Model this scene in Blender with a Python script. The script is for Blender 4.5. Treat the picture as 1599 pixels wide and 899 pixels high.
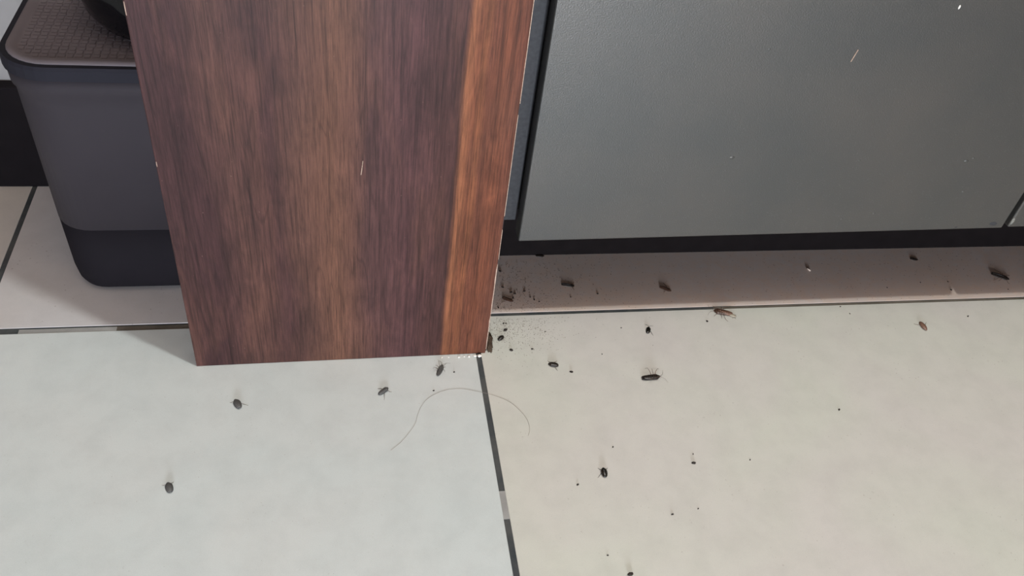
import bpy, bmesh, math, random
from mathutils import Vector, Matrix, noise as mnoise

for o in list(bpy.data.objects):
    bpy.data.objects.remove(o)
sc = bpy.context.scene
C = sc.collection

def srgb(r, g, b):
    f = lambda c: (c / 255) / 12.92 if c / 255 <= .04045 else ((c / 255 + .055) / 1.055) ** 2.4
    return (f(r), f(g), f(b), 1)

# ------------------------------------------------------------------ camera
cam_d = bpy.data.cameras.new('camera')
cam = bpy.data.objects.new('camera', cam_d); C.objects.link(cam)
cam_d.sensor_fit = 'HORIZONTAL'; cam_d.sensor_width = 36
cam_d.lens = 1349.84 / 1599 * 36
cam_d.clip_start = .01
right = Vector((0.98143, -0.15513, 0.11280)); down = Vector((-0.02530, -0.68765, -0.72560)); fwd = Vector((0.19013, 0.70927, -0.67881))
m = Matrix((right, -down, -fwd)).transposed().to_4x4()
m.translation = Vector((0, 0, .6))
cam.matrix_world = m
sc.camera = cam

# ------------------------------------------------------------------ world, lamps, exposure
w = bpy.data.worlds.new('room_ambient'); sc.world = w; w.use_nodes = True
bg = w.node_tree.nodes['Background']
bg.inputs[0].default_value = (1.0, .90, .86, 1); bg.inputs[1].default_value = .02

def lamp(name, kind, loc, energy, color, size, target=None):
    d = bpy.data.lights.new(name, kind); d.energy = energy; d.color = color
    if kind == 'AREA': d.shape = 'RECTANGLE'; d.size, d.size_y = size
    else: d.shadow_soft_size = size
    o = bpy.data.objects.new(name, d); C.objects.link(o); o.location = loc
    if target is not None:
        o.rotation_euler = (Vector(target) - Vector(loc)).to_track_quat('-Z', 'Y').to_euler()
    return o
lamp('ceiling_bulb', 'POINT', (.37, .205, 2.0), 49, (.90, .985, 1.0), .03)
lamp('added_sheen_light', 'AREA', (.02, -1.45, .29), 38, (.80, .88, 1.0), (.5, .42), (.02, .5, .29))  # added low area light for the door's bluish sheen; no doorway is built

vs = sc.view_settings
vs.view_transform = 'Standard'; vs.look = 'None'; vs.gamma = 1; vs.use_curve_mapping = False
vs.exposure = 0.24

# ------------------------------------------------------------------ material helpers
class NT:
    def __init__(s, name):
        s.m = bpy.data.materials.new(name); s.m.use_nodes = True
        s.t = s.m.node_tree; s.b = s.t.nodes['Principled BSDF']
        s.tc = s.t.nodes.new('ShaderNodeTexCoord')
    def n(s, typ, **kw):
        x = s.t.nodes.new(typ)
        for k, v in kw.items(): setattr(x, k, v)
        return x
    def l(s, a, b): s.t.links.new(a, b)
    def mapped(s, scale, loc=(0, 0, 0), src=None):
        mp = s.n('ShaderNodeMapping'); mp.inputs['Scale'].default_value = scale; mp.inputs['Location'].default_value = loc
        s.l(src or s.tc.outputs['Object'], mp.inputs['Vector']); return mp.outputs[0]
    def noise(s, vec, scale, detail=4, rough=.5, dist=0):
        x = s.n('ShaderNodeTexNoise'); x.inputs['Scale'].default_value = scale; x.inputs['Detail'].default_value = detail
        x.inputs['Roughness'].default_value = rough; x.inputs['Distortion'].default_value = dist
        s.l(vec, x.inputs['Vector']); return x.outputs['Fac']
    def ramp(s, fac, stops, interp='LINEAR'):
        x = s.n('ShaderNodeValToRGB'); r = x.color_ramp; r.interpolation = interp
        while len(r.elements) > 1: r.elements.remove(r.elements[-1])
        r.elements[0].position = stops[0][0]; r.elements[0].color = stops[0][1]
        for p, c in stops[1:]:
            e = r.elements.new(p); e.color = c
        s.l(fac, x.inputs[0]); return x.outputs[0]
    def mix(s, fac, a, b, mode='MIX'):
        x = s.n('ShaderNodeMix', data_type='RGBA', blend_type=mode)
        for i, v in ((0, fac), (6, a), (7, b)):
            if hasattr(v, 'is_linked'): s.l(v, x.inputs[i])
            else: x.inputs[i].default_value = v
        return x.outputs[2]
    def math(s, op, a, b=0.0):
        x = s.n('ShaderNodeMath', operation=op)
        for i, v in ((0, a), (1, b)):
            if hasattr(v, 'is_linked'): s.l(v, x.inputs[i])
            else: x.inputs[i].default_value = v
        return x.outputs[0]
    def bump(s, h, strength, dist=.001):
        x = s.n('ShaderNodeBump'); x.inputs['Strength'].default_value = strength; x.inputs['Distance'].default_value = dist
        s.l(h, x.inputs['Height']); s.l(x.outputs[0], s.b.inputs['Normal'])
    def out(s, col=None, rough=.5, metal=0, spec=.5, coat=0):
        if col is not None:
            if hasattr(col, 'is_linked'): s.l(col, s.b.inputs['Base Color'])
            else: s.b.inputs['Base Color'].default_value = col
        if hasattr(rough, 'is_linked'): s.l(rough, s.b.inputs['Roughness'])
        else: s.b.inputs['Roughness'].default_value = rough
        s.b.inputs['Metallic'].default_value = metal; s.b.inputs['Specular IOR Level'].default_value = spec
        s.b.inputs['Coat Weight'].default_value = coat
        return s.m

G = lambda v: (v, v, v, 1)

def tile_mat(name, base, warm, speck, dusty=False):
    k = NT(name); o = k.tc.outputs['Object']
    n1 = k.noise(o, 5.5, 5, .55, .4); n2 = k.noise(o, 1500, 3, .6); n3 = k.noise(o, 38, 4, .65)
    c = k.mix(k.ramp(n1, [(.36, G(0)), (.66, G(1))]), base, warm)
    c = k.mix(.55, c, k.ramp(n3, [(.3, G(.88)), (.6, G(1.0))]), 'MULTIPLY')
    c = k.mix(.35, c, k.ramp(n2, [(.25, G(.8)), (.75, G(1.12))]), 'MULTIPLY')
    v = k.n('ShaderNodeTexVoronoi'); v.inputs['Scale'].default_value = 170; k.l(o, v.inputs['Vector'])
    dots = k.ramp(v.outputs['Distance'], [(.05, G(1)), (.14, G(0))])
    gate = k.ramp(k.noise(o, 21, 2), [(.5, G(0)), (.62, G(speck))])
    c = k.mix(k.math('MULTIPLY', dots, gate), c, srgb(128, 112, 98))
    if dusty:      # brown dust film that has gathered on the stretch under the cabinet
        sx = k.n('ShaderNodeSeparateXYZ'); k.l(o, sx.inputs[0])
        film = k.math('MULTIPLY', k.ramp(sx.outputs[0], [(.10, G(0)), (.16, G(1))]), k.ramp(k.noise(o, 90, 5, .7), [(.3, G(.35)), (.7, G(.75))]))
        c = k.mix(film, c, srgb(214, 184, 162))
    k.bump(k.noise(o, 420, 3), .06, .0006)
    return k.out(c, k.ramp(n3, [(.3, G(.34)), (.7, G(.46))]), 0, .4)
M_tile_l = tile_mat('cool_white_tile', srgb(203, 209, 206), srgb(208, 210, 206), .12)
M_tile_r = tile_mat('beige_grey_tile', srgb(206, 205, 193), srgb(208, 202, 195), .35)
M_tile_b = tile_mat('dusty_beige_tile', srgb(206, 203, 203), srgb(200, 193, 189), .6, True)
M_tile_bl = tile_mat('greyish_tile', srgb(206, 200, 192), srgb(204, 196, 188), .1)

def grout_mat(name, a, b):
    k = NT(name); o = k.tc.outputs['Object']
    c = k.mix(k.ramp(k.noise(o, 26, 4, .6), [(.38, G(0)), (.62, G(1))]), a, b)
    k.bump(k.noise(o, 900, 3), .4, .0006)
    return k.out(c, .85, 0, .2)
M_grout = grout_mat('dark_grout', srgb(62, 66, 68), srgb(86, 86, 84))
M_grout_p = grout_mat('pale_grout', srgb(150, 148, 144), srgb(168, 166, 162))
M_grout_b = grout_mat('brown_or_shaded_grout', srgb(96, 90, 80), srgb(116, 108, 98))

def wood_mat():
    k = NT('walnut_laminate'); o = k.tc.outputs['Object']
    sx = k.n('ShaderNodeSeparateXYZ'); k.l(o, sx.inputs[0])
    wob = k.noise(k.mapped((11, 11, 4.5)), 1, 4, .6)
    x = k.math('ADD', sx.outputs[0], k.math('MULTIPLY', k.math('SUBTRACT', wob, .5), .055))
    u = k.math('DIVIDE', k.math('ADD', x, .13), .26)
    macro = k.ramp(u, [(0, srgb(86, 62, 64)), (.1, srgb(80, 57, 59)), (.2, srgb(106, 80, 74)), (.3, srgb(88, 64, 64)),
        (.38, srgb(110, 84, 75)), (.47, srgb(132, 101, 84)), (.53, srgb(120, 91, 80)), (.58, srgb(104, 79, 78)),
        (.70, srgb(102, 75, 77)), (.79, srgb(90, 65, 63))])
    ub = k.math('DIVIDE', k.math('ADD', k.math('ADD', sx.outputs[0], k.math('MULTIPLY', k.math('SUBTRACT', wob, .5), .012)), .13), .26)
    strip = k.ramp(ub, [(.83, srgb(138, 96, 72)), (.845, srgb(170, 120, 86)), (.868, srgb(144, 96, 70)), (.885, srgb(158, 108, 76)), (.90, srgb(130, 86, 66)), (.94, srgb(140, 92, 68)), (1, srgb(120, 78, 62))])
    c = k.mix(k.ramp(ub, [(.824, G(0)), (.840, G(1))]), macro, strip)
    mot = k.noise(k.mapped((52, 52, 17), (1, 0, 2)), 1, 6, .68, .8)
    c = k.mix(1, c, k.ramp(mot, [(.30, G(.72)), (.48, G(.94)), (.60, G(1.10)), (.72, G(1.36))]), 'MULTIPLY')
    warmth = k.noise(k.mapped((26, 26, 7), (5, 0, 0)), 1, 4, .6, .4)
    c = k.mix(k.ramp(warmth, [(.5, G(0)), (.68, G(.30))]), c, srgb(140, 106, 90))
    line = k.noise(k.mapped((420, 420, 9), (3, 0, 1)), 1, 3, .5, .3)
    c = k.mix(.9, c, k.ramp(line, [(.32, G(.58)), (.44, G(.96)), (.7, G(1.12))]), 'MULTIPLY')
    fib = k.noise(k.mapped((820, 820, 40)), 1, 4, .7)
    c = k.mix(1, c, k.ramp(fib, [(.28, G(.55)), (.5, G(1)), (.74, G(1.4))]), 'MULTIPLY')
    vein = k.noise(k.mapped((48, 48, 2.4), (0, 0, 4)), 1, 2, .5, 1.2)
    c = k.mix(.6, c, k.ramp(vein, [(.485, G(1)), (.5, G(.5)), (.512, G(1))]), 'MULTIPLY')
    v = k.n('ShaderNodeTexVoronoi'); v.inputs['Scale'].default_value = 150; k.l(o, v.inputs['Vector'])
    dots = k.ramp(v.outputs['Distance'], [(.05, G(.6)), (.1, G(0))])
    gate = k.ramp(k.noise(o, 60, 2), [(.55, G(0)), (.66, G(.7))])
    c = k.mix(k.math('MULTIPLY', dots, gate), c, srgb(170, 150, 145))
    c = k.mix(1, c, (.58, .45, .41, 1), 'MULTIPLY')
    k.bump(k.noise(k.mapped((1500, 1500, 160)), 1, 3), .25, .0005)
    return k.out(c, .5, 0, .25)
M_wood = wood_mat()

def door_mat():
    k = NT('grey_metallic_laminate'); o = k.tc.outputs['Object']
    n1 = k.noise(o, 7, 4, .5); n2 = k.noise(o, 1300, 3, .6)
    c = k.mix(k.ramp(n1, [(.35, G(0)), (.68, G(1))]), srgb(99, 99, 97), srgb(108, 105, 101))
    c = k.mix(.5, c, k.ramp(n2, [(.25, G(.78)), (.75, G(1.18))]), 'MULTIPLY')
    v = k.n('ShaderNodeTexVoronoi'); v.inputs['Scale'].default_value = 560; k.l(o, v.inputs['Vector'])
    dots = k.ramp(v.outputs['Distance'], [(.10, G(1)), (.2, G(0))])
    gate = k.ramp(k.noise(o, 130, 2), [(.50, G(0)), (.60, G(1))])
    fl = k.math('MULTIPLY', dots, gate)
    c = k.mix(k.math('MULTIPLY', fl, .14), c, srgb(215, 215, 218))
    h = k.math('ADD', k.noise(o, 900, 3), k.math('MULTIPLY', fl, 1.5))
    k.bump(h, .5, .0005)
    return k.out(c, .48, .8, .5)
M_door = door_mat()

def plain(name, col, rough=.5, spec=.5, metal=0, var=.12, scale=60, bump=0, coat=0):
    k = NT(name); o = k.tc.outputs['Object']
    c = k.mix(1, col, k.ramp(k.noise(o, scale, 4), [(.3, G(1 - var)), (.7, G(1 + var))]), 'MULTIPLY')
    if bump: k.bump(k.noise(o, scale * 6, 3), bump, .0005)
    return k.out(c, rough, metal, spec, coat)
M_carc = plain('dark_grey_carcass', srgb(60, 60, 62), .6, .3, .1, .15, 300, .2)
M_core = plain('cream_chipboard_core', srgb(186, 160, 142), .8, .2, 0, .25, 700, .4)
M_greychip = plain('bare_grey_edge', srgb(132, 130, 122), .7, .2, 0, .3, 600)
M_edge = plain('dark_red_brown_edge', srgb(66, 44, 42), .5)
M_plinth = plain('black_plinth_board', srgb(28, 24, 24), .9, .05)
M_black = plain('black_skirting', srgb(20, 16, 18), .8, .1)
M_wall = plain('grey_plaster', srgb(142, 138, 136), .8, .2, 0, .05, 30, .1)
M_bin = plain('grey_plastic', srgb(56, 51, 55), .7, .2, 0, .04, 20)
M_binbase = plain('dark_grey_plastic', srgb(30, 27, 31), .8, .1, 0, .06, 20)
M_rim = plain('blue_black_plastic', srgb(38, 37, 44), .7, .15, 0, .05, 20)
M_lid = plain('warm_grey_plastic', srgb(118, 110, 113), .75, .15, 0, .06, 40)
M_pot = plain('glossy_black', srgb(12, 11, 13), .1, .3, 0, .05, 20, 0, 0)
M_white = plain('white_chip', srgb(236, 230, 220), .6, .3, 0, .1, 800)
M_hair = plain('fine_hair', srgb(142, 130, 120), .6, .3)
M_drop = plain('dark_dropping', srgb(44, 36, 30), .6, .3, 0, .3, 900)
M_dust = plain('brown_dust', srgb(92, 70, 54), .9, .1, 0, .3, 500)
M_silt = plain('brown_dirt', srgb(84, 70, 58), .9, .1, 0, .4, 900, .8)
M_cream = plain('cream_crumb', srgb(215, 196, 180), .7)
def insect(name, a, b, rough, coat=0):
    k = NT(name); o = k.tc.outputs['Generated']
    wv = k.n('ShaderNodeTexWave'); wv.bands_direction = 'X'; wv.inputs['Scale'].default_value = 2.6; wv.inputs['Distortion'].default_value = 1.2
    k.l(o, wv.inputs['Vector'])
    c = k.mix(k.ramp(wv.outputs['Fac'], [(.2, G(0)), (.8, G(1))]), a, b)
    c = k.mix(.7, c, k.ramp(k.noise(o, 9, 4), [(.3, G(.7)), (.7, G(1.3))]), 'MULTIPLY')
    return k.out(c, rough, 0, .5, coat)
M_r_brown = insect('chestnut_shell', srgb(92, 66, 52), srgb(62, 44, 36), .35)
M_r_dark = insect('dark_shell', srgb(52, 44, 38), srgb(32, 27, 23), .3)
M_r_black = insect('black_glossy_shell', srgb(30, 26, 22), srgb(18, 16, 13), .16, .5)
M_r_grey = insect('dusty_grey_shell', srgb(96, 94, 90), srgb(58, 58, 58), .55)
M_r_tan = insect('tan_shell', srgb(132, 98, 80), srgb(98, 70, 58), .4)
M_r_pale = insect('pale_translucent_shell', srgb(170, 160, 142), srgb(140, 130, 112), .3)
M_r_leg = plain('reddish_leg', srgb(96, 72, 60), .5)
M_r_legg = plain('grey_leg', srgb(116, 108, 98), .5)

# ------------------------------------------------------------------ mesh helpers
def link(name, me, mat, parent=None):
    o = bpy.data.objects.new(name, me); C.objects.link(o)
    if mat: me.materials.append(mat)
    o.parent = parent
    return o
def from_bm(name, bm, mat, parent=None, smooth=False):
    bmesh.ops.recalc_face_normals(bm, faces=bm.faces)
    me = bpy.data.meshes.new(name); bm.to_mesh(me); bm.free()
    if smooth:
        for p in me.polygons: p.use_smooth = True
    return link(name, me, mat, parent)
def tag(o, label=None, cat=None, group=None, kind=None):
    for k, v in (('label', label), ('category', cat), ('group', group), ('kind', kind)):
        if v: o[k] = v
    return o
def empty(name, loc=(0, 0, 0)):
    o = bpy.data.objects.new(name, None); C.objects.link(o); o.location = loc; o.empty_display_size = .02
    return o
def hexa(bm, v8, bevel=0, segs=2):
    vs_ = [bm.verts.new(v) for v in v8]
    fs = [bm.faces.new([vs_[i] for i in f]) for f in ((0, 3, 2, 1), (4, 5, 6, 7), (0, 1, 5, 4), (1, 2, 6, 5), (2, 3, 7, 6), (3, 0, 4, 7))]
    if bevel:
        es = list({e for f in fs for e in f.edges})
        bmesh.ops.bevel(bm, geom=es, offset=bevel, segments=segs, profile=.5, affect='EDGES')
def box(bm, a, b, bevel=0, segs=2):
    (x0, y0, z0), (x1, y1, z1) = a, b
    hexa(bm, [(x0, y0, z0), (x1, y0, z0), (x1, y1, z0), (x0, y1, z0), (x0, y0, z1), (x1, y0, z1), (x1, y1, z1), (x0, y1, z1)], bevel, segs)
def tube(bm, pts, rad, n=6, taper=None):
    pts = [Vector(p) for p in pts]; rings = []
    for i, p in enumerate(pts):
        t = (pts[min(i + 1, len(pts) - 1)] - pts[max(i - 1, 0)]).normalized()
        a = t.cross(Vector((0, 0, 1)))
        if a.length < 1e-3: a = t.cross(Vector((1, 0, 0)))
        a.normalize(); b = t.cross(a)
        r = rad if taper is None else rad * (1 + (taper - 1) * i / (len(pts) - 1))
        rings.append([bm.verts.new(p + (a * math.cos(q) + b * math.sin(q)) * r) for q in (2 * math.pi * j / n for j in range(n))])
    for r0, r1 in zip(rings, rings[1:]):
        for j in range(n): bm.faces.new((r0[j], r0[(j + 1) % n], r1[(j + 1) % n], r1[j]))
    bm.faces.new(rings[0][::-1]); bm.faces.new(rings[-1])
def rrect(x0, x1, y0, y1, r, n=8):
    p = []
    for cx, cy, a0 in ((x1 - r, y1 - r, 0), (x0 + r, y1 - r, 90), (x0 + r, y0 + r, 180), (x1 - r, y0 + r, 270)):
        for i in range(n + 1):
            a = math.radians(a0 + 90 * i / n); p.append((cx + r * math.cos(a), cy + r * math.sin(a)))
    return p
def loft(bm, loops, cap0=True, cap1=True):
    rs = [[bm.verts.new(v) for v in lp] for lp in loops]
    n = len(rs[0])
    for a, b in zip(rs, rs[1:]):
        for j in range(n): bm.faces.new((a[j], a[(j + 1) % n], b[(j + 1) % n], b[j]))
    if cap0: bm.faces.new(rs[0][::-1])
    if cap1: bm.faces.new(rs[-1])

# ------------------------------------------------------------------ floor
GW = .0050                      # joint width
YJ, XJF, XJB = .5885, .1220, -.3190
bm = bmesh.new(); box(bm, (-1.6, -1.77, -.03), (1.6, .86, -.0006))
floor = tag(from_bm('floor', bm, M_grout), 'pale large-format tiled floor with dark joints', None, None, 'structure')
def tile(x0, x1, y0, y1, mat):
    g = GW / 2
    bm = bmesh.new(); box(bm, (x0 + g, y0 + g, -.0098), (x1 - g, y1 - g, 0), .0004, 2)
    return from_bm('tile', bm, mat, floor)
tile(XJF - 1.2, XJF, YJ - .604, YJ - .0016, M_tile_l)
tile(XJF, XJF + 1.2, YJ - .604, YJ + .0016, M_tile_r)
tile(XJF - 1.2 - .45, XJF - .45, YJ - 1.204, YJ - .604, M_tile_l); tile(XJF - .45, XJF + .75, YJ - 1.204, YJ - .604, M_tile_r)
tile(XJF - 1.2, XJF, YJ - 1.804, YJ - 1.204, M_tile_r); tile(XJF, XJF + 1.2, YJ - 1.804, YJ - 1.204, M_tile_r)
tile(XJB, XJB + 1.2, YJ + .0008, .83, M_tile_b)
tile(XJB - 1.2, XJB, YJ, .83, M_tile_bl)
def joint(name, x0, x1, y0, y1, mat):
    bm = bmesh.new(); box(bm, (x0, y0, -.006), (x1, y1, -.0004))
    return from_bm(name, bm, mat, floor)
g = GW / 2
joint('grout_patch', XJF - g, XJF + g, .362, .388, M_grout_p)
joint('grout_patch', -.286, -.204, YJ - .0016 - g, YJ - .0012 + g, M_grout_p)
joint('grout_patch', -.204, -.125, YJ - .0016 - g, YJ - .0012 + g, M_grout_b)  # browner stretch: the board's shadow painted into the pale joint's colour
joint('grout_patch', .375, .80, YJ + .0016 - g, YJ + g, M_grout_b)

# ------------------------------------------------------------------ wall and skirting
bm = bmesh.new(); box(bm, (-1.6, .815, -.03), (1.6, .86, 2.3)); tag(from_bm('wall_back', bm, M_wall), 'plain grey wall behind the bin', None, None, 'structure')
M_ceil = plain('warm_white_paint', srgb(226, 204, 190), .85, .2, 0, .03, 12)
M_roomwall = plain('warm_cream_paint', srgb(118, 104, 98), .85, .2, 0, .04, 12)
for nm, a, b, mt, lb in (('wall_left', (-1.6, -1.72, -.03), (-1.55, .815, 2.3), M_roomwall, 'cream side wall left of the picture'), ('wall_right', (1.55, -1.72, -.03), (1.6, .815, 2.3), M_roomwall, 'cream side wall right of the picture'),
                     ('wall_front', (-1.6, -1.77, -.03), (1.6, -1.72, 2.3), M_roomwall, 'cream wall behind the viewer'), ('ceiling', (-1.6, -1.77, 2.3), (1.6, .86, 2.35), M_ceil, 'warm white ceiling')):
    bm = bmesh.new(); box(bm, a, b); tag(from_bm(nm, bm, mt), lb, None, None, 'structure')
bm = bmesh.new(); box(bm, (-1.5, .800, 0), (-.02, .815, .119), .002); tag(from_bm('baseboard_back', bm, M_black), 'tall black skirting board along the wall behind the bin', None, None, 'structure')

# ------------------------------------------------------------------ wooden panel
panel = tag(empty('wood_panel', (0, .538, 0)), 'dark walnut-grain upright board standing on the floor beside the grey cabinet', 'panel')
PL, PR, PT = -.1300, .1285, .86
bm = bmesh.new()
hexa(bm, [(PL, -.0008, 0), (PR, .0012, 0), (PR, .018, 0), (PL, .018, 0), (PL, -.0008, PT), (PR + .0012, .0012, PT), (PR + .0012, .018, PT), (PL, .018, PT)], .0006, 2)
board = from_bm('board', bm, M_wood, panel)
rnd = random.Random(4)
def sliver(x, y, z0, z1, wd, mat, parent, name):
    bm = bmesh.new(); n = max(3, int((z1 - z0) / .006)); L = []
    for i in range(n + 1):
        t = i / n; z = z0 + (z1 - z0) * t; ww = wd * (.35 + .65 * rnd.random()) * (1 if 0 < i < n else .15)
        L.append([(x - ww, y - .0003, z), (x + .0004, y - .0003, z), (x + .0004, y + .0012, z), (x - ww, y + .0012, z)])
    loft(bm, L)
    return tag(from_bm(name, bm, mat, parent), 'chipped pale edge line')
for z0, z1, wd in ((.006, .05, .0006), (.052, .112, .0006), (.118, .150, .0001), (.165, .26, .0001), (.27, .36, .0002), (.375, .43, .0001)):
    sliver(PR + .0012 * z0 / PT, .0012, z0, z1, wd, M_core, panel, 'edge_chip')
for z0, z1, wd in ((.215, .219, .0001), (.33, .339, .0002)):
    sliver(PL + .0006, -.0009, z0, z1, wd, M_core, panel, 'edge_chip')
bm = bmesh.new(); box(bm, (PR - .0003, .004, .0), (PR + .0012, .0178, PT)); from_bm('edge_band', bm, M_edge, panel)
bm = bmesh.new(); hexa(bm, [(.0141, -.0004, .2192), (.0146, -.0004, .2192), (.0146, .0008, .2192), (.0141, .0008, .2192), (.0156, -.0004, .2315), (.0160, -.0004, .2315), (.0160, .0008, .2315), (.0156, .0008, .2315)])
s_ = from_bm('scratch', bm, M_core, panel); s_.location = (0, -.0001, -.012); tag(s_, 'short pale scratch')

# ------------------------------------------------------------------ grey cabinet
cab = tag(empty('base_cabinet', (0, .575, 0)), 'grey laminate base cabinet with two doors right of the wooden board', 'cabinet')
bm = bmesh.new(); box(bm, (.1375, .028, .120), (1.20, .222, .845), .001); from_bm('body', bm, M_carc, cab)
bm = bmesh.new(); box(bm, (.1385, .014, .120), (.1515, .0278, .845), .001); from_bm('filler_strip', bm, M_carc, cab)
bm = bmesh.new(); box(bm, (.120, .102, 0), (1.20, .116, .1198)); from_bm('plinth', bm, M_plinth, cab)
DL, DR = .1532, .6425
bm = bmesh.new()
hexa(bm, [(DL, 0, .1065), (DR + .0005, 0, .1145), (DR + .0005, .0178, .1145), (DL, .0178, .1065), (DL + .003, 0, .84), (DR - .003, 0, .84), (DR - .003, .0178, .84), (DL + .003, .0178, .84)], .0016, 3)
door = from_bm('door', bm, M_door, cab)
bm = bmesh.new()
hexa(bm, [(DR + .0065, 0, .1155), (1.14, 0, .1225), (1.14, .0178, .1225), (DR + .0065, .0178, .1155), (DR + .0030, 0, .84), (1.14, 0, .84), (1.14, .0178, .84), (DR + .0030, .0178, .84)], .0016, 3)
door2 = from_bm('door', bm, M_door, cab)
def blob(name, loc, r, mat, parent, sc_=(1, 1, 1), seed=0, sub=2, amp=.25):
    bm = bmesh.new(); bmesh.ops.create_icosphere(bm, subdivisions=sub, radius=1)
    for v in bm.verts:
        k = 1 + amp * mnoise.noise(v.co * 1.6 + Vector((seed * 3.1, seed, 0)))
        v.co = Vector((v.co.x * sc_[0], v.co.y * sc_[1], v.co.z * sc_[2])) * k * r
    o = from_bm(name, bm, mat, parent, True); o.location = loc
    return o
tag(blob('paint_chip', (.6300, .0012, .1205), .0065, M_carc, door, (1, .25, .55), 2), 'worn dark patch at the door corner')
tag(blob('paint_chip', (.5905, .0010, .1165), .0036, M_carc, door, (1, .3, .5), 5), 'worn dark patch on the lower edge')
tag(blob('paint_chip', (.6505, .0004, .1230),   .0036, M_greychip, door2, (.5, .3, 1.2), 7), 'chipped pale edge')
for i, (x, z, r, sx) in enumerate(((.330, .198, .0016, 1.8), (.560, .195, .0016, 1.6), (.566, .198, .0013, 1.4), (.452, .1955, .001, 1.5), (.493, .135, .0013, 1.3), (.462, .1285, .0011, 1.4), (.575, .160, .0012, 1.2), (.33, .30, .001, 1.4))):
    blob('laminate_bump', (x, .0004, z), r, M_door, door, (sx, .7, 1), i + 20, 2)
bm = bmesh.new(); hexa(bm, [(.4030, -.0006, .2915), (.4037, -.0006, .2915), (.4037, .0003, .2915), (.4030, .0003, .2915), (.4051, -.0006, .3020), (.4057, -.0006, .3020), (.4057, .0003, .3020), (.4051, .0003, .3020)])
tag(from_bm('cream_fleck', bm, M_core, door), 'thin cream streak')
tag(blob('cream_fleck', (.4764, -.0001, .3404), .0012, M_white, door, (.7, .5, 1.5), 9), 'small white fleck')

# ------------------------------------------------------------------ bin
bin_ = tag(empty('waste_bin', (0, 0, 0)), 'grey plastic bin with woven-pattern lid behind the wooden board', 'bin')
X0, X1, Y0, Y1 = -.2515, -.055, .634, .790
def shell(z, d=0.0, r=.034): return [(x, y, z) for x, y in rrect(X0 - d, X1 + d, Y0 - d, Y1 + min(d, .004), r + d)]
bm = bmesh.new()
loft(bm, [shell(0, -.012, .03), shell(.0025, -.006, .032), shell(.008, -.0025), shell(.02, -.001), shell(.0765, 0)])
from_bm('lower_body', bm, M_binbase, bin_, True)
bm = bmesh.new()
loft(bm, [shell(.0767, .0002), shell(.20, .0015), shell(.2105, .0016), shell(.2145, .004), shell(.2275, .0045)])
from_bm('upper_body', bm, M_bin, bin_, True)
tag(bin_.children[0], 'darker grey bottom section')
bm = bmesh.new()
loft(bm, [shell(.2277, .0050), shell(.2285, .0064), shell(.2370, .0064), shell(.2396, .0052), shell(.2398, .0012)])
from_bm('rim', bm, M_rim, bin_, False)
bm = bmesh.new()
loft(bm, [shell(.2398, .0010), shell(.2404, .0006), shell(.2412, -.0008), shell(.2416, -.0026), shell(.2415, -.0056), shell(.2404, -.0070), shell(.2402, -.0085)])
lid = from_bm('lid', bm, M_lid, bin_, True)
# raised weave blocks on the lid, basket fashion
bm = bmesh.new(); st = .0062; iy = 0; y = Y0 + .012
while y < Y1 - .012:
    ix = 0; x = X0 + .012
    while x < X1 - .012:
        cxn = min(x - X0, X1 - x); cyn = min(y - Y0, Y1 - y)
        if not (cxn < .02 and cyn < .02 and (cxn - .03) ** 2 + (cyn - .03) ** 2 > .021 ** 2):
            a, b = (.0029, .0021) if (ix + iy) % 2 else (.0023, .0027)
            box(bm, (x - a, y - b, .2398), (x + a, y + b, .2408), .0004, 1)
        x += st; ix += 1
    y += st * .9; iy += 1
tag(from_bm('weave', bm, M_lid, lid), None, None, None, 'stuff')

# glossy black pot on the lid
prof = [(.0, .0), (.044, .0), (.055, .004), (.0625, .015), (.0660, .030), (.0665, .046), (.0635, .066), (.057, .082), (.052, .088), (.054, .092), (.051, .094), (.049, .090), (.046, .04), (.035, .012), (.0, .010)]
pot = tag(empty('round_pot', (-.1380, .7150, .2410)), 'glossy black rounded pot standing on the bin lid', 'pot')
bm = bmesh.new(); N = 48; rings = []
for r, z in prof:
    rings.append([bm.verts.new((r * math.cos(a), r * math.sin(a), z)) for a in (2 * math.pi * j / N for j in range(N))] if r else [bm.verts.new((0, 0, z))])
for a, b in zip(rings, rings[1:]):
    for j in range(N):
        j2 = (j + 1) % N
        if len(a) == 1: bm.faces.new((a[0], b[j2], b[j]))
        elif len(b) == 1: bm.faces.new((a[j], a[j2], b[0]))
        else: bm.faces.new((a[j], a[j2], b[j2], b[j]))
from_bm('body', bm, M_pot, pot, True)

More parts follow.
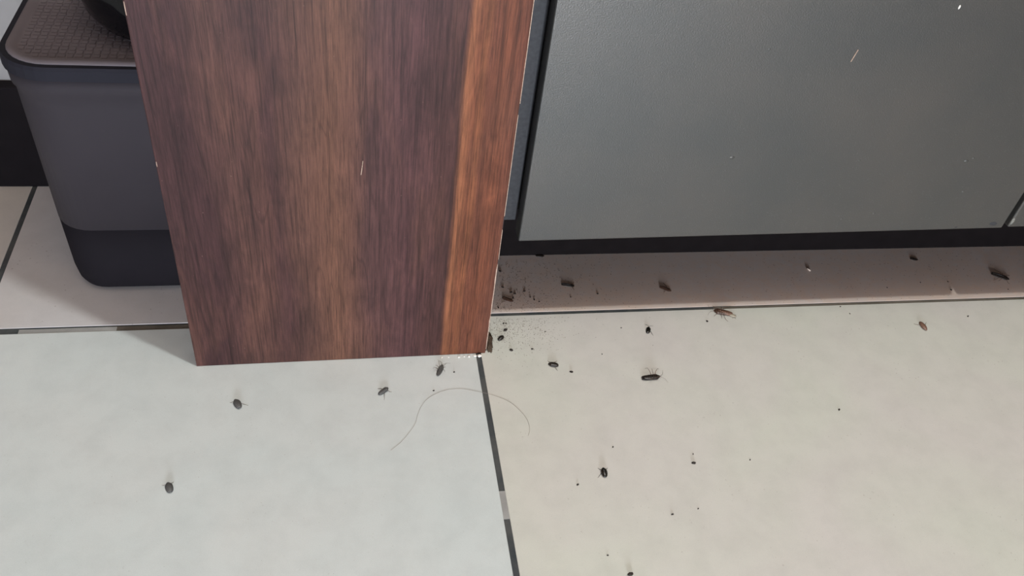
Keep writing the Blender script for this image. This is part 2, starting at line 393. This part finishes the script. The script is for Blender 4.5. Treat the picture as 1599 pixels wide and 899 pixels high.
# ------------------------------------------------------------------ cockroaches
def interp(tab, t):
    for (a, x), (b, y) in zip(tab, tab[1:]):
        if a <= t <= b: return x + (y - x) * (t - a) / (b - a)
    return tab[-1][1]
ADULT = [(0, .03), (.05, .09), (.15, .14), (.35, .17), (.55, .178), (.70, .175), (.76, .185), (.86, .15), (.90, .095), (.96, .08), (1, .02)]
NYMPH = [(0, .04), (.04, .13), (.15, .22), (.35, .275), (.55, .285), (.70, .265), (.80, .22), (.88, .16), (.94, .11), (1, .03)]
def roach(loc, ang, L, kind, mat, label, leg_mat=None, back=False, curl=0.0, wings=False, legs=(1,) * 6, ant=True, seed=0, tilt=0, wide=1.0, tall=1.0, wing_mat=None, splay=1.0):
    rd = random.Random(seed); tab = ADULT if kind == 'adult' else NYMPH
    leg_mat = leg_mat or M_r_leg
    bm = bmesh.new(); n = 26; loops = []; hmax = 0
    hs = (.62 if kind == 'adult' else .60) * tall
    for i in range(n + 1):
        t = i / n; wv = interp(tab, t) * L * wide
        if t < .72: wv *= 1 + .05 * math.sin(t * 2 * math.pi * 9)
        hv = wv * hs * (1 + .04 * math.sin(t * 2 * math.pi * 9)); hmax = max(hmax, hv)
        xx = (t - .5) * L; zc = curl * L * (1 - (2 * t - 1) ** 2)
        loops.append([(xx, wv * math.cos(a), zc + (hv if math.sin(a) > 0 else hv * .55) * math.sin(a)) for a in (2 * math.pi * j / 14 for j in range(14))])
    loft(bm, loops)
    body = from_bm('cockroach', bm, mat, None, True)
    zlo = .55 * hmax
    if wings:
        for s in (-1, 1):
            bm = bmesh.new(); lw = []
            for i in range(13):
                t = i / 12; xx = (-.56 + 1.26 * t * .98) * L if False else (-.57 + .83 * t) * L
                wd = L * wide * .165 * math.sin(math.pi * (.12 + .80 * t) ** .75)
                zz = hmax * (.86 + .12 * math.sin(math.pi * t)) + .0001 * s
                top = [(xx, s * (-.12 * wd + wd * 1.12 * q), zz - hmax * .75 * q ** 2.4) for q in (0, .25, .5, .75, 1)]
                bot = [(x, y, z - .00025) for x, y, z in top[::-1]]
                lw.append(top + bot)
            loft(bm, lw); from_bm('wing', bm, wing_mat or mat, body, True)
    k = 0
    for s in (-1, 1):
        for q, (xr, dx, ln) in enumerate(((.22, .16, .30), (.12, -.06, .36), (.0, -.26, .48))):
            if legs[k]:
                j = lambda: (rd.random() - .5) * .12
                r0 = Vector((xr * L, s * .09 * L * wide, -zlo * .7))
                zk = (-1 if back else 1) * .10 * L
                a = r0 + Vector(((dx * .5 + j()) * L * splay, s * ln * .45 * L * splay, (-.22 * L * (1.2 - splay * .6) if back else zk)))
                b = a + Vector(((dx * .7 + j()) * L * splay, s * ln * .40 * L * splay, (-.12 * L if back else -zk - zlo * .3 + .0002)))
                c = b + Vector(((dx * .5 + j()) * L * splay, s * ln * .28 * L * splay * (.2 if back else 1), (.06 * L if back else 0)))
                bm = bmesh.new(); tube(bm, [r0, a, b, c], .028 * L if L < .012 else .00030, 5, .4)
                from_bm('leg', bm, leg_mat, body, True)
            k += 1
    if ant:
        for s in (-1, 1):
            p = []; h0 = Vector((.47 * L, s * .03 * L, 0))
            for i in range(8):
                t = i / 7
                p.append(h0 + Vector((.55 * L * t * (1 - .35 * t), s * (.08 + .34 * t) * L * t + j0(rd) * L, (-zlo * .8 if not back else zlo * .9) * t)))
            bm = bmesh.new(); tube(bm, p, .00016, 4, .5); from_bm('antenna', bm, leg_mat, body, True)
    up = hmax if back else zlo
    body.location = (loc[0], loc[1], up * .98 + (abs(math.sin(math.radians(tilt))) * .1 * L))
    body.rotation_mode = 'XYZ'
    body.rotation_euler = (math.pi if back else math.radians(tilt), 0, math.radians(ang))
    return tag(body, label, 'insect', 'dead cockroaches on the floor')
def j0(rd): return (rd.random() - .5) * .03

roach((.2815, .4990), 3, .0170, 'adult', M_r_dark, 'dead brown cockroach on its back with legs up, centre of the beige tile', back=True, wings=True, ant=True, seed=1, splay=.75)
roach((.3820, .5820), 162, .0180, 'adult', M_r_brown, 'flattened brown cockroach lying at the tile joint below the cabinet', wings=True, seed=2, tall=.6, wide=1.25, wing_mat=M_r_tan)
roach((.3915, .5765), -22, .0078, 'nymph', M_r_pale, 'small half-translucent cockroach nymph touching the flattened brown one', seed=3, ant=False, legs=(1, 1, 0, 1, 0, 0))
roach((.2956, .5605), 67, .0098, 'nymph', M_r_black, 'shiny black cockroach nymph below the grey door with one antenna pointing back', leg_mat=M_r_dark, seed=4, legs=(0, 0, 1, 0, 0, 0), wide=.85, tall=1.2)
roach((.1907, .5205), 165, .0100, 'nymph', M_r_dark, 'dark shiny cockroach nymph on beige tile nearest the board corner', seed=5, ant=False, legs=(1, 0, 1, 0, 0, 1))
roach((.0838, .5195), 66, .0142, 'adult', M_r_grey, 'dusty grey curled cockroach with legs up against the board bottom', M_r_legg, back=True, seed=6, wide=.95, splay=.7, curl=.06)
roach((.0314, .4982), 40, .0118, 'adult', M_r_grey, 'dusty grey cockroach lying slanted left of the hair strand', M_r_legg, seed=7, ant=False, wide=1.15, legs=(1, 0, 1, 0, 1, 0))
roach((-.0922, .4917), 115, .0116, 'nymph', M_r_grey, 'grey oval cockroach on the white tile below the board', M_r_legg, seed=8, ant=False, legs=(0, 0, 1, 1, 0, 0), wide=.95)
roach((-.1378, .4116), 110, .0104, 'nymph', M_r_grey, 'grey oval cockroach nearest the lower left corner', M_r_legg, seed=9, ant=False, legs=(1, 0, 0, 1, 0, 0), wide=1.0)
roach((.2110, .3982), 88, .0100, 'nymph', M_r_black, 'glossy black cockroach nymph alone on the front of the beige tile', M_r_dark, seed=10, ant=False, legs=(1, 0, 0, 1, 0, 1), wide=1.0, tall=1.15)
roach((.5979, .5517), -86, .0130, 'nymph', M_r_tan, 'reddish-brown cockroach lying right of centre below the grey door', seed=11, ant=False, legs=(0, 0, 1, 0, 0, 1), wide=.8)
roach((.7380, .6245), -33, .0190, 'adult', M_r_dark, 'large dark cockroach under the cabinet at the right picture edge', seed=12, tall=.6, wings=True, wide=1.1, ant=False)
roach((.2278, .6286), -14, .0128, 'adult', M_r_dark, 'dark slim cockroach under the cabinet near the wooden board', seed=13, tall=.6, wings=True, ant=False, legs=(1, 0, 0, 1, 0, 0))
roach((.3316, .6190), -36, .0122, 'adult', M_r_brown, 'short brown cockroach under the cabinet door, middle of three', seed=14, tall=.6, wide=1.2, ant=False, legs=(0, 1, 0, 0, 0, 1), wings=True)
roach((.1614, .6098), -32, .0108, 'adult', M_r_brown, 'small dark cockroach behind the joint right next to the board edge', seed=15, tall=.6, wide=1.2, ant=False, legs=(0, 0, 1, 1, 0, 0), wings=True)
roach((.1461, .5571), 44, .0082, 'nymph', M_r_dark, 'tiny crumpled dark cockroach nymph beside the lower board corner', seed=16, ant=False, legs=(1, 1, 0, 0, 1, 0), wide=1.0, tall=1.2)
roach((.6446, .6572), -15, .0095, 'nymph', M_r_dark, 'dark cockroach nymph deep in the shade under the right of the door', seed=17, tall=.6, ant=False, legs=(0,) * 6, wide=.9)
roach((.2061, .6754), -7, .0098, 'nymph', M_r_dark, 'dark cockroach nymph deep in the shade at the left under the door', seed=18, tall=.6, ant=False, legs=(0,) * 6, wide=.9)

# ------------------------------------------------------------------ hair, droppings, crumbs, dust
hp = [(0.0344, 0.4346), (0.0434, 0.4425), (0.0516, 0.4527), (0.0572, 0.4619), (0.0595, 0.4701), (0.0637, 0.4798), (0.07, 0.488), (0.0797, 0.494), (0.0903, 0.4971), (0.102, 0.4971), (0.1149, 0.4933), (0.1288, 0.488), (0.1422, 0.4798), (0.1504, 0.469), (0.155, 0.4587), (0.1555, 0.4481), (0.1524, 0.4401)]
hair_pts = []
for i in range(len(hp) - 1):
    p0, p1, p2, p3 = (Vector(hp[max(0, min(len(hp) - 1, q))]) for q in (i - 1, i, i + 1, i + 2))
    for k in range(5):
        t = k / 5
        v = .5 * ((2 * p1) + (p2 - p0) * t + (2 * p0 - 5 * p1 + 4 * p2 - p3) * t * t + (3 * p1 - p0 - 3 * p2 + p3) * t ** 3)
        hair_pts.append((v.x, v.y, .00015))
bm = bmesh.new(); tube(bm, hair_pts, .00012, 5)
tag(from_bm('hair_strand', bm, M_hair, None, True), 'single long curved hair lying across the tile joint', 'hair')

protos = []
for s in range(4):
    p = blob('dropping', (0, 0, 0), .5, M_drop, None, (1.25, .75, .6), s + 40, 1, .4)
    protos.append(p.data); bpy.data.objects.remove(p)
drops = [(0.2062, 0.5109, 0.003), (0.152, 0.5674, 0.0042), (0.1536, 0.5413, 0.0036), (0.2926, 0.4019, 0.0036), (0.2097, 0.3054, 0.0042), (0.1859, 0.3884, 0.0024), (0.2252, 0.4238, 0.0018), (0.2587, 0.3541, 0.0022), (0.4531, 0.4497, 0.0024), (0.3614, 0.57, 0.0026), (0.5175, 0.5848, 0.0018), (0.5236, 0.574, 0.0016), (0.6591, 0.5641, 0.0022), (0.6626, 0.6051, 0.0024), (0.0966, 0.5173, 0.0018), (0.0759, 0.4965, 0.0018), (0.1742, 0.5418, 0.0022), (0.196, 0.3229, 0.0016), (0.3448, 0.4013, 0.0016), (0.2822, 0.3575, 0.0016), (0.295, 0.4112, 0.0014), (0.166, 0.6199, 0.003), (0.1696, 0.6179, 0.0024), (0.1801, 0.6213, 0.0024), (0.1667, 0.6124, 0.0022), (0.188, 0.6088, 0.0022), (0.1927, 0.6058, 0.0018), (0.1847, 0.6126, 0.0018), (0.1585, 0.6278, 0.0024), (0.2266, 0.611, 0.0016), (0.256, 0.6146, 0.0022), (0.1516, 0.577, 0.0022), (0.1541, 0.5769, 0.0016), (0.1909, 0.5638, 0.0016), (0.1594, 0.652, 0.003), (0.1497, 0.5988, 0.0022), (0.1353, 0.5431, 0.0014), (0.2689, 0.5653, 0.0014), (0.241, 0.5317, 0.0014), (0.5869, 0.612, 0.0016), (0.6664, 0.6185, 0.0016), (0.6317, 0.6187, 0.0016), (0.7343, 0.6035, 0.0016)]
rnd = random.Random(11)
special = {0: 'dark dropping just right of the shiny nymph near the board corner', 1: 'largest dark dropping beside the lower right board corner', 2: 'slim upright dark dropping below the crumpled nymph',
           3: 'oblong black dropping right of the glossy black nymph', 4: 'black dropping cut by the bottom edge of the picture', 9: 'black dropping left of the flattened brown cockroach',
           8: 'lone dark dropping in the middle of the right part of the beige tile', 5: 'dark dropping left of and below the glossy black nymph', 6: 'small dark dropping above the glossy black nymph',
           14: 'tiny dark dropping right of the curled grey cockroach', 15: 'tiny dark dropping just above the left bend of the hair', 12: 'tiny dark dropping right of the reddish-brown cockroach',
           34: 'dark dropping deepest under the cabinet against the board edge', 30: 'dark dropping between the two cockroaches under the door'}
for i, (x, y, s) in enumerate(drops):
    o = bpy.data.objects.new('dropping', protos[i % 4]); C.objects.link(o)
    o.scale = (s, s, s); o.rotation_euler = (0, 0, rnd.uniform(0, 6.28)); o.location = (x, y, .26 * s)
    if y > .59: lb, gr = 'tiny dark dropping on the dusty tile under the cabinet', 'droppings under the cabinet'
    elif x < .12: lb, gr = 'tiny dark dropping on the white tile below the board', 'droppings on the white tile'
    elif x < .20 and y > .53: lb, gr = 'tiny dark dropping beside the lower right corner of the board', 'droppings by the board corner'
    else: lb, gr = 'tiny dark dropping on the open beige tile', 'droppings on the beige tile'
    lb = special.get(i, lb)
    tag(o, lb, 'dropping', gr)
bm = bmesh.new(); tube(bm, [(.5050, .6465, .0008), (.5058, .644, .0009), (.5072, .6412, .0008)], .0008, 6); tag(from_bm('crumb', bm, M_cream, None, True), 'small cream sliver lying in the shade under the door', 'crumb')
for i, (x, r) in enumerate(((.0870, .0011), (.0935, .0008), (.1030, .0012), (.1080, .0008), (.1125, .0014), (.1180, .0017), (.1225, .0020))):
    o = blob('plaster_crumb', (x, .5352 + .0004 * (i % 2), r * .5), r, M_white, None, (1.2, .8, .6), i + 60, 1, .4)
    tag(o, 'white plaster crumb along the bottom edge of the board', 'crumb', 'white crumbs under the board')
dm = blob('dirt_clump', (.1335, .5535, .0012), .006, M_silt, None, (.5, 1.7, .4), 77, 3, 1.1)
tag(dm, 'brown dirt clump packed against the board side', 'dirt')
bm = bmesh.new(); rnd = random.Random(5)
def grain(x, y, s):
    a = rnd.uniform(0, 6.28)
    vs_ = [bm.verts.new((x + s * math.cos(a + q), y + s * math.sin(a + q) * .8, .00005)) for q in (0, 2.1, 4.2)] + [bm.verts.new((x, y, s * .7))]
    for f in ((0, 1, 3), (1, 2, 3), (2, 0, 3)): bm.faces.new([vs_[i] for i in f])
injoint = lambda x, y: abs(y - YJ) < .004 or (abs(x - XJF) < .003 and y < YJ)
cnt = 0
while cnt < 3200:
    q = rnd.random()
    if q < .33: x, y = .137 + abs(rnd.gauss(0, .04)), rnd.gauss(.577, .022)
    elif q < .80: x, y = rnd.uniform(.14, .86) if rnd.random() < .6 else .14 + abs(rnd.gauss(0, .06)), rnd.uniform(.592, .672)
    else: x, y = rnd.uniform(-.3, .75), rnd.uniform(.29, .58)
    if injoint(x, y) or (-.135 < x < .133 and .534 < y < .56): continue
    grain(x, y, rnd.uniform(.00015, .00055) if q < .8 else rnd.uniform(.00012, .0003)); cnt += 1
tag(from_bm('dust_grains', bm, M_dust), 'fine brown dust grains scattered over the tiles', 'dust', None, 'stuff')
